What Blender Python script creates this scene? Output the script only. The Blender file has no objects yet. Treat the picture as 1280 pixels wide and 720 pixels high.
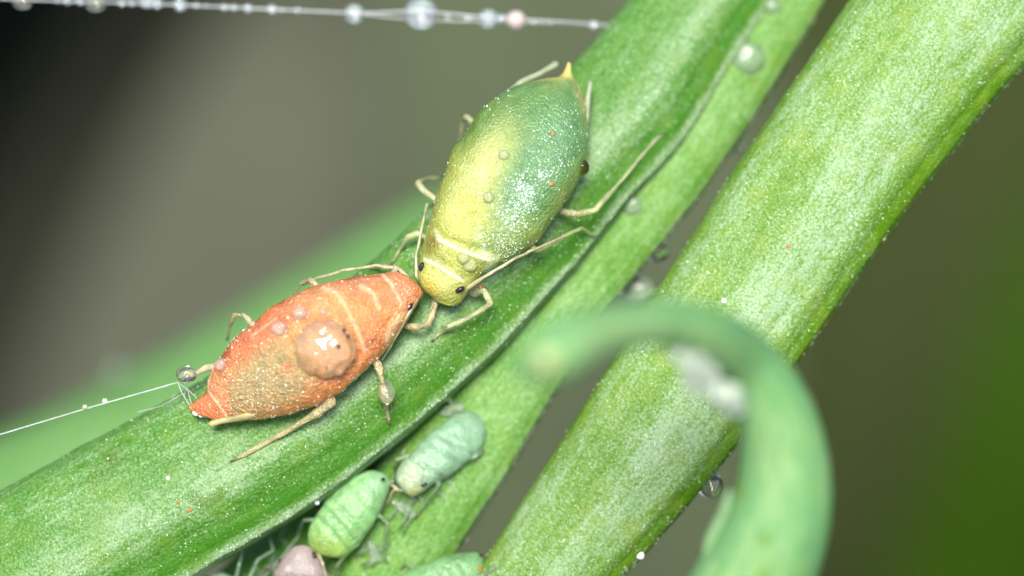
import bpy, math
import numpy as np
from mathutils import Vector, Matrix
from mathutils.bvhtree import BVHTree

# ------------------------------------------------------------------ camera, world, sun, exposure
# 1 unit is about 0.65 mm.  The plant is laid out in a frame tilted with the view:
# x to the right, y away from the lens, z up the tilted plane; H lifts it above the soil.
PITCH = math.radians(40)
D = 40.0                       # working distance of the macro lens
H = 120.0                      # height of the focal point above the soil
ROT = Matrix.Rotation(-PITCH, 3, 'X')
LIFT = Vector((0, 0, H))
sc = bpy.context.scene
col = sc.collection

def W(p):
    return ROT @ Vector(p) + LIFT

cam = bpy.data.cameras.new('camera')
camo = bpy.data.objects.new('camera', cam); col.objects.link(camo)
cam.sensor_width = 36; cam.sensor_fit = 'HORIZONTAL'
cam.lens = 36 * D / 12.8
cam.clip_start = 0.5; cam.clip_end = 6000
camo.location = W((0, -D, 0))
camo.rotation_euler = (math.radians(90) - PITCH, 0, 0)
cam.dof.use_dof = True
cam.dof.focus_distance = D - 0.12
APERTURE = 2.0
cam.dof.aperture_fstop = cam.lens * 1e-3 / APERTURE
sc.camera = camo

SUN = (ROT @ Vector((0.04, 0.94, -0.30))).normalized()      # travel direction
world = bpy.data.worlds.new('World'); sc.world = world; world.use_nodes = True
nt = world.node_tree
bgn = nt.nodes['Background']; bgn.inputs[1].default_value = 0.13
sky = nt.nodes.new('ShaderNodeTexSky'); sky.sky_type = 'NISHITA'; sky.sun_disc = False
sky.sun_elevation = math.asin(-SUN.z)
sky.sun_rotation = math.atan2(-SUN.x, -SUN.y)
nt.links.new(sky.outputs[0], bgn.inputs[0])
sl = bpy.data.lights.new('sun', 'SUN'); sl.energy = 4.1; sl.angle = math.radians(20); sl.color = (1, 0.965, 0.91)
so = bpy.data.objects.new('sun', sl); col.objects.link(so)
so.rotation_euler = SUN.to_track_quat('-Z', 'Y').to_euler()
so.location = (0, 0, 300)
sc.view_settings.view_transform = 'Standard'; sc.view_settings.look = 'None'
sc.view_settings.exposure = 0.93; sc.view_settings.gamma = 1
sc.view_settings.use_curve_mapping = False
sc.render.engine = 'CYCLES'
sc.cycles.use_denoising = True
try: sc.cycles.denoiser = 'OPENIMAGEDENOISE'
except Exception: pass
sc.cycles.max_bounces = 10; sc.cycles.transmission_bounces = 8
sc.cycles.sample_clamp_indirect = 30; sc.cycles.blur_glossy = 0.3

rng = np.random.default_rng(7)

# ------------------------------------------------------------------ helpers
def P(px, py, y):
    k = (D + y) / D / 100.0
    return np.array([(px - 640) * k, y, (360 - py) * k])

def unP(v):
    k = 100.0 * D / (D + v[:, 1])
    return np.stack([v[:, 0] * k + 640, 360 - v[:, 2] * k], 1)

def ground_y(py):
    s, c = math.sin(PITCH), math.cos(PITCH); b = (360 - py) / 100
    return (H + c * b) / (s - c * b / D)

def hash3(i, seed):
    n = (i[:, 0] * 73856093) ^ (i[:, 1] * 19349663) ^ (i[:, 2] * 83492791) ^ (seed * 2654435)
    n = (n ^ (n >> 13)) * 1274126177 & 0x7fffffff
    n = (n ^ (n >> 15)) * 668265263 & 0x7fffffff
    return (n ^ (n >> 16)) % 65536 / 32768.0 - 1.0

def noise3(p, scale=1.0, seed=0):
    p = np.asarray(p) * scale
    f0 = np.floor(p); f = p - f0; i0 = f0.astype(np.int64); f = f * f * (3 - 2 * f)
    out = np.zeros(len(p))
    for dx in (0, 1):
        for dy in (0, 1):
            for dz in (0, 1):
                w = (f[:, 0] if dx else 1 - f[:, 0]) * (f[:, 1] if dy else 1 - f[:, 1]) * (f[:, 2] if dz else 1 - f[:, 2])
                out += w * hash3(i0 + np.array([dx, dy, dz]), seed)
    return out

def smooth_rows(rows, n):
    """Catmull-Rom through rows, resampled evenly along the first two columns."""
    a = np.array(rows, float)
    e = np.vstack([2 * a[0] - a[1], a, 2 * a[-1] - a[-2]])
    out = []
    m = 24
    for i in range(1, len(e) - 2):
        p0, p1, p2, p3 = e[i - 1], e[i], e[i + 1], e[i + 2]
        for t in np.linspace(0, 1, m, endpoint=False):
            out.append(0.5 * (2 * p1 + (p2 - p0) * t + (2 * p0 - 5 * p1 + 4 * p2 - p3) * t * t + (3 * p1 - p0 - 3 * p2 + p3) * t ** 3))
    out.append(e[-2]); out = np.array(out)
    return out

def resample(pts, key, n):
    d = np.concatenate([[0], np.cumsum(np.linalg.norm(np.diff(key, axis=0), axis=1) + 1e-6)])
    t = np.linspace(0, d[-1], n)
    return np.stack([np.interp(t, d, pts[:, k]) for k in range(pts.shape[1])], 1)

def sweep(rows, n_along, n_around, ridges=(), rough=0.0, seed=0, power=1.0):
    """rows: Lx, Ly, Rx, Ry (pixels of the 1280 layout), depth, thickness ratio -> closed tube."""
    r = smooth_rows(rows, 0)
    c3 = np.array([(P(q[0], q[1], q[4]) + P(q[2], q[3], q[4])) / 2 for q in r])
    r = resample(r, c3, n_along)
    L = np.array([P(q[0], q[1], q[4]) for q in r]); R = np.array([P(q[2], q[3], q[4]) for q in r])
    M = (L + R) / 2; lat = (R - L) / 2
    w = np.linalg.norm(lat, axis=1)
    T = np.gradient(M, axis=0); T /= np.linalg.norm(T, axis=1)[:, None] + 1e-9
    dv = np.cross(T, lat); dv /= np.linalg.norm(dv, axis=1)[:, None] + 1e-9
    dv *= np.where(dv[:, 1] > 0, -1, 1)[:, None]
    th = -math.pi / 2 + 2 * math.pi * np.arange(n_around) / n_around
    prof = np.ones(n_around)
    for (a, amp, wid) in ridges:
        ta = math.acos(2 * a - 1)
        prof += amp * np.exp(-((th - ta) / wid) ** 2)
    cs = np.sign(np.cos(th)) * np.abs(np.cos(th)) ** power; sn = np.sign(np.sin(th)) * np.abs(np.sin(th)) ** power
    V = (M[:, None] + lat[:, None] * (cs * prof)[None, :, None] + dv[:, None] * (w * r[:, 5])[:, None, None] * (sn * prof)[None, :, None])
    V = V.reshape(-1, 3)
    if rough:
        nrm = V - np.repeat(M, n_around, 0); nrm /= np.linalg.norm(nrm, axis=1)[:, None] + 1e-9
        dd = noise3(V, 0.8, seed) * 2.2 + noise3(V, 2.5, seed + 1) + 0.45 * noise3(V, 8, seed + 2) + 0.25 * noise3(V, 18, seed + 3)
        V = V + nrm * (dd * rough)[:, None]
    i = np.arange(n_along - 1)[:, None] * n_around; j = np.arange(n_around)[None]
    a = i + j; b = i + (j + 1) % n_around
    F = np.stack([a, b, b + n_around, a + n_around], -1).reshape(-1, 4)
    n = len(V)
    V = np.vstack([V, M[0], M[-1]])
    faces = F.tolist()
    faces += [[n, (k + 1) % n_around, k] for k in range(n_around)]
    base = (n_along - 1) * n_around
    faces += [[n + 1, base + k, base + (k + 1) % n_around] for k in range(n_around)]
    seglen = np.concatenate([[0], np.cumsum(np.linalg.norm(np.diff(M, axis=0), axis=1))])
    u = np.append(np.repeat(seglen, n_around), [0, seglen[-1]])
    v = np.append(np.tile(np.arange(n_around) / n_around, n_along), [0.5, 0.5])
    return V, faces, {'along': u, 'around': v}

def tube(pts, rad, sides=10, sub=5):
    """pts Nx3, rad N -> closed tapered tube with rounded ends."""
    q = np.column_stack([np.array(pts, float), np.array(rad, float)])
    if len(q) > 2:
        s = smooth_rows(q, 0); s = 0.5 * s + 0.5 * np.vstack([np.array([q[i] * (1 - t) + q[i + 1] * t for i in range(len(q) - 1) for t in np.linspace(0, 1, 24, endpoint=False)]), q[-1]])
    else: s = q
    s = resample(s, s[:, :3], max(6, sub * (len(q) - 1)))
    M = s[:, :3]; R = s[:, 3].copy()
    T = np.gradient(M, axis=0); T /= np.linalg.norm(T, axis=1)[:, None] + 1e-9
    M = np.vstack([M[0] - T[0] * R[0] * 0.7, M, M[-1] + T[-1] * R[-1] * 0.7]); R = np.concatenate([[R[0] * 0.5], R, [R[-1] * 0.5]]); T = np.vstack([T[0], T, T[-1]])
    up = np.array([0.13, -1, 0.21]); A = np.cross(T, up); A /= np.linalg.norm(A, axis=1)[:, None] + 1e-9; B = np.cross(T, A)
    th = 2 * math.pi * np.arange(sides) / sides
    V = (M[:, None] + R[:, None, None] * (A[:, None] * np.cos(th)[None, :, None] + B[:, None] * np.sin(th)[None, :, None])).reshape(-1, 3)
    n = len(M)
    F = [[i * sides + j, i * sides + (j + 1) % sides, (i + 1) * sides + (j + 1) % sides, (i + 1) * sides + j] for i in range(n - 1) for j in range(sides)]
    F.append([sides - 1 - j for j in range(sides)]); F.append([(n - 1) * sides + j for j in range(sides)])
    return V, F

def ball(c, r, sx=1, sy=1, sz=1, nu=24, nv=14, lump=0.0, seed=0, ls=3.0):
    V = [[0, 0, 1.0]]
    for i in range(1, nv):
        p = math.pi * i / nv
        for j in range(nu):
            t = 2 * math.pi * j / nu
            V.append([math.sin(p) * math.cos(t), math.sin(p) * math.sin(t), math.cos(p)])
    V.append([0, 0, -1.0]); V = np.array(V)
    if lump: V = V * (1 + lump * noise3(V + seed * 3.1, ls, seed))[:, None]
    F = [[0, 1 + j, 1 + (j + 1) % nu] for j in range(nu)]
    for i in range(nv - 2):
        for j in range(nu):
            a = 1 + i * nu + j; b = 1 + i * nu + (j + 1) % nu
            F.append([a, a + nu, b + nu, b])
    k = 1 + (nv - 2) * nu; e = len(V) - 1
    F += [[k + (j + 1) % nu, k + j, e] for j in range(nu)]
    return V * np.array([sx, sy, sz]) * r + np.array(c), F

def merge(parts):
    Vs, Fs, n = [], [], 0
    for V, F in parts:
        Vs.append(np.asarray(V)); Fs += [[k + n for k in f] for f in F]; n += len(V)
    return np.vstack(Vs), Fs

def place(o, origin):
    o.rotation_euler = (-PITCH, 0, 0); o.location = W(origin)

def mesh_of(name, V, F, attrs=None, colr=None, smooth=True):
    me = bpy.data.meshes.new(name)
    me.from_pydata(np.asarray(V).tolist(), [], F)
    if smooth: me.polygons.foreach_set('use_smooth', np.ones(len(me.polygons), bool))
    for k, a in (attrs or {}).items():
        at = me.attributes.new(k, 'FLOAT', 'POINT'); at.data.foreach_set('value', np.asarray(a, np.float32))
    if colr is not None:
        at = me.attributes.new('tint', 'FLOAT_COLOR', 'POINT')
        at.data.foreach_set('color', np.column_stack([colr, np.ones(len(colr))]).astype(np.float32).ravel())
    me.update()
    return me

def tag(o, label=None, cat=None, group=None, kind=None):
    if label: o['label'] = label
    if cat: o['category'] = cat
    if group: o['group'] = group
    if kind: o['kind'] = kind
    return o

def single(name, V, F, mat, origin, label=None, cat=None, group=None, kind=None, **k):
    me = mesh_of(name, np.asarray(V) - np.asarray(origin), F, **k); me.materials.append(mat)
    o = bpy.data.objects.new(name, me); col.objects.link(o); place(o, origin)
    return tag(o, label, cat, group, kind)

def root(name, origin, label, cat, group=None):
    o = bpy.data.objects.new(name, None); col.objects.link(o); place(o, origin); o.empty_display_size = 0.2
    o['org'] = [float(x) for x in origin]
    return tag(o, label, cat, group)

def part(name, V, F, mat, parent, org, kind=None, label=None, **k):
    me = mesh_of(name, np.asarray(V) - np.asarray(org), F, **k); me.materials.append(mat)
    o = bpy.data.objects.new(name, me); col.objects.link(o); o.parent = parent
    if kind: o['kind'] = kind
    if label: o['label'] = label
    return o

# ------------------------------------------------------------------ materials
class NT:
    def __init__(s, name):
        s.m = bpy.data.materials.new(name); s.m.use_nodes = True
        s.t = s.m.node_tree; s.b = s.t.nodes['Principled BSDF']
    def n(s, typ, ins=None, **props):
        q = s.t.nodes.new('ShaderNode' + typ)
        for k, v in props.items(): setattr(q, k, v)
        for k, v in (ins or {}).items(): s.set(q, k, v)
        return q
    def set(s, q, k, v):
        if isinstance(v, bpy.types.NodeSocket): s.t.links.new(v, q.inputs[k])
        else: q.inputs[k].default_value = v
    def bs(s, **ins):
        for k, v in ins.items(): s.set(s.b, k.replace('_', ' '), v)
    def mix(s, f, a, b, blend='MIX'):
        q = s.n('Mix', data_type='RGBA', blend_type=blend)
        s.set(q, 0, f); s.set(q, 6, a); s.set(q, 7, b); return q.outputs[2]
    def ramp(s, f, stops, interp='LINEAR'):
        q = s.n('ValToRGB'); s.set(q, 0, f); cr = q.color_ramp; cr.interpolation = interp
        while len(cr.elements) < len(stops): cr.elements.new(0.5)
        for e, (p, c) in zip(cr.elements, stops):
            e.position = p; e.color = (*c, 1) if not np.isscalar(c) else (c, c, c, 1)
        return q.outputs[0]
    def math(s, op, a, b=0.0, clamp=False):
        q = s.n('Math', operation=op); q.use_clamp = clamp; s.set(q, 0, a); s.set(q, 1, b); return q.outputs[0]
    def coord(s): return s.n('TexCoord').outputs['Object']
    def noise(s, vec, scale, detail=3, rough=0.55):
        q = s.n('TexNoise', {'Vector': vec, 'Scale': scale, 'Detail': detail, 'Roughness': rough}); return q.outputs[0]

def rgb(c): return (*c, 1)

def stem_mat(name, green, pale, deep, stripes, fine=1.0, gloss=0.34, frost=0.5, seed=0.0, wts=(2.2, 1.0)):
    """stripes: colour ramp stops over the girth: value >0.5 pale, <0.5 saturated."""
    s = NT(name); co = s.coord()
    off = s.n('VectorMath', {0: co, 1: (seed, seed * 0.7, -seed)}).outputs[0]
    al = s.n('Attribute', attribute_name='along').outputs['Fac']; ar = s.n('Attribute', attribute_name='around').outputs['Fac']
    wob = s.math('MULTIPLY', s.math('SUBTRACT', s.noise(off, 1.1, 2), 0.5), 0.035)
    ar2 = s.math('ADD', ar, wob)
    stripe = s.ramp(ar2, stripes)
    sv = s.n('CombineXYZ', {0: s.math('MULTIPLY', al, 0.9), 1: s.math('MULTIPLY', ar, 95), 2: seed}).outputs[0]
    streak = s.noise(sv, 1.0, 4, 0.6)
    sv2 = s.n('CombineXYZ', {0: s.math('MULTIPLY', al, 4.5), 1: s.math('MULTIPLY', ar, 190), 2: seed + 4}).outputs[0]
    streak2 = s.noise(sv2, 1.0, 3, 0.6)
    big = s.noise(off, 0.9, 3); mid = s.noise(s.n('CombineXYZ', {0: s.math('MULTIPLY', al, 2.2), 1: s.math('MULTIPLY', ar, 34), 2: seed + 9}).outputs[0], 1.0, 5, 0.7)
    cell = s.n('TexVoronoi', {'Vector': off, 'Scale': 24 * fine}, feature='F1').outputs['Distance']
    cell2 = s.noise(off, 33 * fine, 2, 0.7)
    # paleness of the wax bloom, with stripes and painted ridge glint
    f = s.math('ADD', s.math('MULTIPLY', s.math('SUBTRACT', stripe, 0.5), wts[1]), s.math('MULTIPLY', s.math('SUBTRACT', big, 0.5), 0.8))
    f = s.math('ADD', f, s.math('MULTIPLY', s.math('SUBTRACT', mid, 0.5), 1.1))
    f = s.math('ADD', f, s.math('MULTIPLY', s.math('SUBTRACT', streak, 0.5), 0.75))
    f = s.math('ADD', f, s.math('MULTIPLY', s.math('SUBTRACT', streak2, 0.5), 0.5))
    f = s.math('ADD', f, s.math('MULTIPLY', s.math('SUBTRACT', cell2, 0.5), wts[0]))
    f = s.math('ADD', f, s.math('MULTIPLY', s.math('SUBTRACT', 0.42, cell), 0.45))
    f = s.math('ADD', f, frost, True)
    c = s.ramp(f, [(0.0, deep), (0.42, green), (1.0, pale)])
    yel = s.math('MULTIPLY', s.ramp(s.noise(off, 3.1, 3), [(0.5, 0.0), (0.72, 1.0)]), 0.45)
    c = s.mix(yel, c, (green[0] * 1.5, green[1] * 1.12, green[2] * 0.6, 1))
    spots = s.ramp(s.noise(off, 2.3, 1), [(0.70, 0.0), (0.78, 0.6)])
    c = s.mix(spots, c, rgb((green[0] * 0.95, green[1] * 0.75, green[2] * 0.3)))
    st = s.math('MULTIPLY', s.n('Attribute', attribute_name='stain').outputs['Fac'], s.ramp(s.noise(off, 14, 3), [(0.35, 0.25), (0.62, 1.0)]))
    c = s.mix(s.math('MULTIPLY', st, 0.85, True), c, rgb((0.046, 0.085, 0.002)))
    h = s.math('ADD', s.math('MULTIPLY', cell2, 0.7), s.math('MULTIPLY', cell, -0.9))
    h = s.math('ADD', h, s.math('MULTIPLY', streak2, 0.5))
    bp = s.n('Bump', {'Strength': 0.36, 'Distance': 0.035, 'Height': h})
    s.bs(Base_Color=c, Roughness=s.ramp(mid, [(0.3, gloss - 0.06), (0.7, gloss + 0.16)]), Normal=bp.outputs[0],
         Subsurface_Weight=0.15, Subsurface_Scale=0.12)
    s.b.inputs['Subsurface Radius'].default_value = (0.5, 1.0, 0.25)
    s.b.inputs['Specular IOR Level'].default_value = 0.16
    return s.m

def insect_mat(name, fine=1.0, gloss=0.34, bump=0.6, sss=0.6, var=0.18, gain=1.1, coat=0.35):
    s = NT(name); co = s.coord()
    tint = s.n('Attribute', attribute_name='tint').outputs['Color']
    n1 = s.noise(co, 7 * fine, 4, 0.6); n2 = s.noise(co, 42 * fine, 2, 0.65)
    v = s.ramp(n1, [(0.3, 1 - var), (0.7, 1 + var * 0.6)])
    v2 = s.ramp(n2, [(0.35, 1 - var * 0.7), (0.65, 1 + var * 0.7)])
    tint = s.mix(1.0, tint, (gain, gain, gain, 1), 'MULTIPLY')
    c = s.mix(1.0, s.mix(1.0, tint, v, 'MULTIPLY'), v2, 'MULTIPLY')
    vor = s.n('TexVoronoi', {'Vector': co, 'Scale': 24 * fine}, feature='F1').outputs['Distance']
    h = s.math('ADD', s.math('MULTIPLY', n2, 0.8), s.math('MULTIPLY', vor, -0.5))
    h = s.math('ADD', h, s.math('MULTIPLY', n1, 0.3))
    bp = s.n('Bump', {'Strength': bump, 'Distance': 0.05, 'Height': h})
    lm = s.n('Attribute', attribute_name='limb').outputs['Fac']
    s.bs(Base_Color=c, Roughness=gloss, Normal=bp.outputs[0], Transmission_Weight=s.math('MULTIPLY', lm, 0.6), Subsurface_Weight=sss, Subsurface_Scale=0.16, IOR=1.45, Coat_Weight=coat, Coat_Roughness=0.1, Coat_Normal=bp.outputs[0])
    s.b.inputs['Subsurface Radius'].default_value = (1.0, 0.7, 0.3)
    return s.m

def plain(name, c, rough=0.4, var=0.25, scale=6.0, bump=0.2, bs=18.0, **kw):
    s = NT(name); co = s.coord()
    n = s.noise(co, scale, 4)
    cc = s.mix(1.0, rgb(c), s.ramp(n, [(0.3, 1 - var), (0.7, 1 + var)]), 'MULTIPLY')
    bp = s.n('Bump', {'Strength': bump, 'Distance': 0.05, 'Height': s.noise(co, bs, 3)})
    s.bs(Base_Color=cc, Roughness=rough, Normal=bp.outputs[0], **kw)
    return s.m

def liquid(name, c=(1, 1, 1), rough=0.03, bump=0.06, bs=6.0, trans=1.0, ior=1.33):
    s = NT(name); co = s.coord()
    bp = s.n('Bump', {'Strength': bump, 'Distance': 0.1, 'Height': s.noise(co, bs, 3)})
    s.bs(Base_Color=rgb(c), Roughness=rough, Transmission_Weight=trans, IOR=ior, Normal=bp.outputs[0])
    return s.m

# around: 0.5 faces the lens, 0.25 right/lower edge, 0.75 left/upper edge
M_A = stem_mat('stem_skin', (0.066, 0.165, 0.025), (0.195, 0.290, 0.142), (0.032, 0.122, 0.006),
               [(0.20, 0.50), (0.26, 0.40), (0.328, 0.90), (0.365, 0.22), (0.43, 0.52), (0.475, 0.76), (0.54, 0.52), (0.72, 0.52), (0.80, 0.45)], frost=0.43, wts=(1.7, 1.6), gloss=0.34)  # pale stop along the lower ridge paints a glint into the skin
M_B = stem_mat('stem_skin_pale', (0.088, 0.205, 0.030), (0.215, 0.34, 0.135), (0.045, 0.145, 0.006),
               [(0.2, 0.5), (0.29, 0.85), (0.36, 0.5), (0.45, 0.6), (0.6, 0.38), (0.8, 0.4)], frost=0.47, seed=11.0, wts=(1.6, 1.1), gloss=0.42)
M_C = stem_mat('stem_skin_frosted', (0.114, 0.212, 0.038), (0.245, 0.345, 0.195), (0.066, 0.155, 0.004),
               [(0.20, 0.45), (0.262, 0.66), (0.298, 0.22), (0.345, 0.30), (0.42, 0.62), (0.50, 0.70), (0.56, 0.44), (0.66, 0.62), (0.74, 0.25), (0.8, 0.3)],
               frost=0.45, seed=23.0, wts=(1.8, 1.7), gloss=0.34)
M_D = stem_mat('tendril_skin', (0.115, 0.262, 0.098), (0.28, 0.395, 0.16), (0.085, 0.225, 0.075),
               [(0.2, 0.4), (0.3, 0.5), (0.45, 0.75), (0.6, 0.45), (0.8, 0.4)], frost=0.46, seed=31.0, wts=(0.6, 1.0), gloss=0.45)
M_E = stem_mat('far_stem_skin', (0.085, 0.195, 0.052), (0.145, 0.245, 0.09), (0.06, 0.155, 0.032),
               [(0.2, 0.5), (0.8, 0.5)], frost=0.5, seed=41.0, wts=(0.6, 0.6), gloss=0.5)
M_F = stem_mat('sprout_skin', (0.050, 0.165, 0.008), (0.11, 0.23, 0.05), (0.03, 0.12, 0.004),
               [(0.2, 0.4), (0.8, 0.4)], frost=0.35, seed=51.0)
M_SPARKLE = plain('wax', (0.44, 0.52, 0.36), 0.18, 0.3, 3.0)  # pale grain colour standing in for sparkle on the stems
M_BUG = insect_mat('aphid_skin')
M_BUGW = insect_mat('aphid_skin_wet', gloss=0.26, bump=0.75, var=0.22, gain=1.2, coat=0.7)
M_NYM = insect_mat('nymph_skin', gloss=0.3, bump=0.4, var=0.2, sss=0.85, gain=1.22)
M_EYE = plain('eye', (0.016, 0.007, 0.012), 0.25, 0.3, 30)
M_HORN = plain('siphuncle', (0.36, 0.31, 0.13), 0.3, 0.25, 8, Subsurface_Weight=0.3, Subsurface_Scale=0.1)
M_HORNG = plain('siphuncle_pale', (0.36, 0.40, 0.24), 0.3, 0.3, 8, Transmission_Weight=0.4)
M_ANT = plain('antenna', (0.64, 0.58, 0.32), 0.3, 0.35, 14, Transmission_Weight=0.6)
M_ANTO = plain('antenna_dull', (0.58, 0.50, 0.30), 0.3, 0.35, 14, Transmission_Weight=0.5)
M_WATER = liquid('water')
M_DEWBEAD = liquid('dew_bead', (1.0, 0.84, 0.70), 0.03, 0.1, 8, 0.82, 1.3)
M_BEADG = liquid('green_bead', (0.92, 0.95, 0.60), 0.03, 0.1, 8, 0.84, 1.3)
M_BEAD = liquid('cloudy_water', (0.96, 0.98, 0.98), 0.03, 0.1, 5, 0.82)
M_DEW = liquid('honeydew', (1.0, 0.94, 0.82), 0.03, 0.1, 5, 0.94, 1.24)
M_DOME = liquid('honeydew_dome', (1.0, 0.72, 0.42), 0.04, 0.1, 6, 0.80, 1.26)
M_DOME.node_tree.nodes['Principled BSDF'].inputs['Coat Weight'].default_value = 1.0
M_AMBER = liquid('amber_drop', (0.55, 0.40, 0.05), 0.03, 0.05)
M_CREAM = liquid('milky_drop', (0.78, 0.90, 0.70), 0.25, 0.2, 5, 0.88)
M_PINK = liquid('pinkish_drop', (0.75, 0.62, 0.55), 0.2, 0.2, 5, 0.5)
M_GLINT = plain('amber_glint', (0.78, 0.64, 0.46), 0.12, 0.15)  # bright grain colour for added glints on the orange back
M_SILVER = plain('silver_glint', (0.72, 0.84, 0.78), 0.1, 0.2, 4)  # bright grain colour for the highlight on the green back
M_WHITE = plain('white_wax', (0.72, 0.72, 0.7), 0.4, 0.1)
M_FLUFF = plain('wax_fluff', (0.30, 0.35, 0.26), 0.5, 0.35, 3, 0.5)
M_STREAK = plain('wax_streak', (0.15, 0.26, 0.11), 0.5, 0.3, 3, 0.5)
M_SILK = plain('silk', (0.55, 0.58, 0.55), 0.25, 0.2, 9, Transmission_Weight=0.3)
M_SPECK = plain('dark_speck', (0.02, 0.014, 0.012), 0.4)
M_RUST = plain('rust_speck', (0.40, 0.13, 0.03), 0.4)
M_CAP = plain('tendril_tip', (0.36, 0.40, 0.15), 0.5, 0.2, 4)

# ------------------------------------------------------------------ ground and far leaves
s = NT('soil'); co = s.coord()
n1 = s.noise(co, 0.02, 5, 0.6); n2 = s.noise(co, 0.25, 4, 0.6)
cc = s.mix(n2, s.ramp(n1, [(0.3, (0.005, 0.007, 0.002)), (0.7, (0.010, 0.012, 0.004))]), (0.006, 0.007, 0.002, 1))  # near-black base, varied slightly by noise
s.bs(Base_Color=cc, Roughness=0.9, Normal=s.n('Bump', {'Strength': 0.7, 'Distance': 2.0, 'Height': n2}).outputs[0])
s.b.inputs['Specular IOR Level'].default_value = 0.05
M_SOIL = s.m
g = 60; xs = np.linspace(-2600, 2600, g)
X, Y = np.meshgrid(xs, xs)
Vg = np.column_stack([X.ravel(), Y.ravel(), np.zeros(g * g)]); Vg[:, 2] = noise3(Vg, 0.004, 3) * 1.5
Fg = [[i * g + j, i * g + j + 1, (i + 1) * g + j + 1, (i + 1) * g + j] for i in range(g - 1) for j in range(g - 1)]
me = mesh_of('soil', Vg, Fg); me.materials.append(M_SOIL)
go = bpy.data.objects.new('soil', me); col.objects.link(go); tag(go, 'near-black soil far below the plant', 'soil', kind='structure')

def leaf_mat(name, c1, c2):
    s = NT(name); co = s.coord()
    s.bs(Base_Color=s.mix(s.noise(co, 0.05, 3), rgb(c1), rgb(c2)), Roughness=0.6,
         Normal=s.n('Bump', {'Strength': 0.4, 'Distance': 1.0, 'Height': s.noise(co, 0.5, 3)}).outputs[0])
    s.b.inputs['Specular IOR Level'].default_value = 0.06
    return s.m

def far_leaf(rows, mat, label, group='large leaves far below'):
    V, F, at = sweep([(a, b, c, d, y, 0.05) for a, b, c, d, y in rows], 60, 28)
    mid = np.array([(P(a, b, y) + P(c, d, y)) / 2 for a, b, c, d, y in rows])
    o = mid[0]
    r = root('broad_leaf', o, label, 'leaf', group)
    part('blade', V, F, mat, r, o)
    Vm, Fm = tube(mid + np.array([0, -0.3, 0]), np.linspace(1.6, 0.5, len(mid)), 8, 8)
    part('midrib', Vm, Fm, mat, r, o)
    return r

L1 = leaf_mat('grey_leaf', (0.060, 0.063, 0.042), (0.066, 0.071, 0.047))
L2 = leaf_mat('olive_leaf', (0.060, 0.073, 0.040), (0.060, 0.072, 0.037))
L3 = leaf_mat('brown_leaf', (0.029, 0.035, 0.011), (0.028, 0.039, 0.009))
L5 = leaf_mat('shade_leaf', (0.015, 0.016, 0.009), (0.018, 0.019, 0.011))  # darker leaf colour steps the background down into shade
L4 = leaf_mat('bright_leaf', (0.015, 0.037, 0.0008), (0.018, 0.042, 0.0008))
# rows go from the leaf's foot to its tip
far_leaf([(-150, 1100, 500, 1200, 150), (10, 560, 560, 720, 144), (165, 200, 720, 420, 141), (325, -60, 860, 160, 140), (520, -420, 900, -300, 128), (800, -700, 850, -690, 126)],
         L1, 'dull grey-brown leaf blurred far behind the two aphids')
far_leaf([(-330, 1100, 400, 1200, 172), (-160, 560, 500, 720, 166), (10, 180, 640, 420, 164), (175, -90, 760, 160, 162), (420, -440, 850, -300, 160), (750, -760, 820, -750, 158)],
         L5, 'dark leaf added behind the two aphids, shade put into its colour')
far_leaf([(560, 900, 1000, 1000, 125), (500, 420, 960, 560, 118), (470, 60, 980, 180, 114), (480, -260, 900, -220, 112), (600, -520, 680, -520, 110)],
         L2, 'dull olive leaf blurred far behind the green aphid')
far_leaf([(700, 1250, 1200, 1250, 160), (760, 760, 1330, 800, 150), (820, 300, 1400, 360, 146), (880, -100, 1460, -60, 142), (1000, -500, 1400, -460, 140)],
         L3, 'dark brown-olive leaf blurred behind the free-standing thick stem')
far_leaf([(1050, 1300, 1500, 1250, 110), (1090, 820, 1560, 800, 104), (1170, 560, 1620, 560, 100), (1250, 330, 1660, 300, 98), (1420, 60, 1660, 40, 96), (1600, -150, 1640, -150, 95)],
         L4, 'saturated green leaf blurred in the corner beyond the tendril')

rows = []  # unseen leaf, added only to keep sun off the soil behind
for y, hw in ((215, 5), (190, 34), (150, 48), (105, 46), (70, 30), (45, 5)):
    m = np.array([-56, y, 40 + y * 0.03]); a = unP(np.array([m - [hw, 0, 0], m + [hw, 0, 0]]))
    rows.append((a[0, 0], a[0, 1], a[1, 0], a[1, 1], y))
far_leaf(rows, L2, 'broad leaf added out of view to shade the background')

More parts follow.
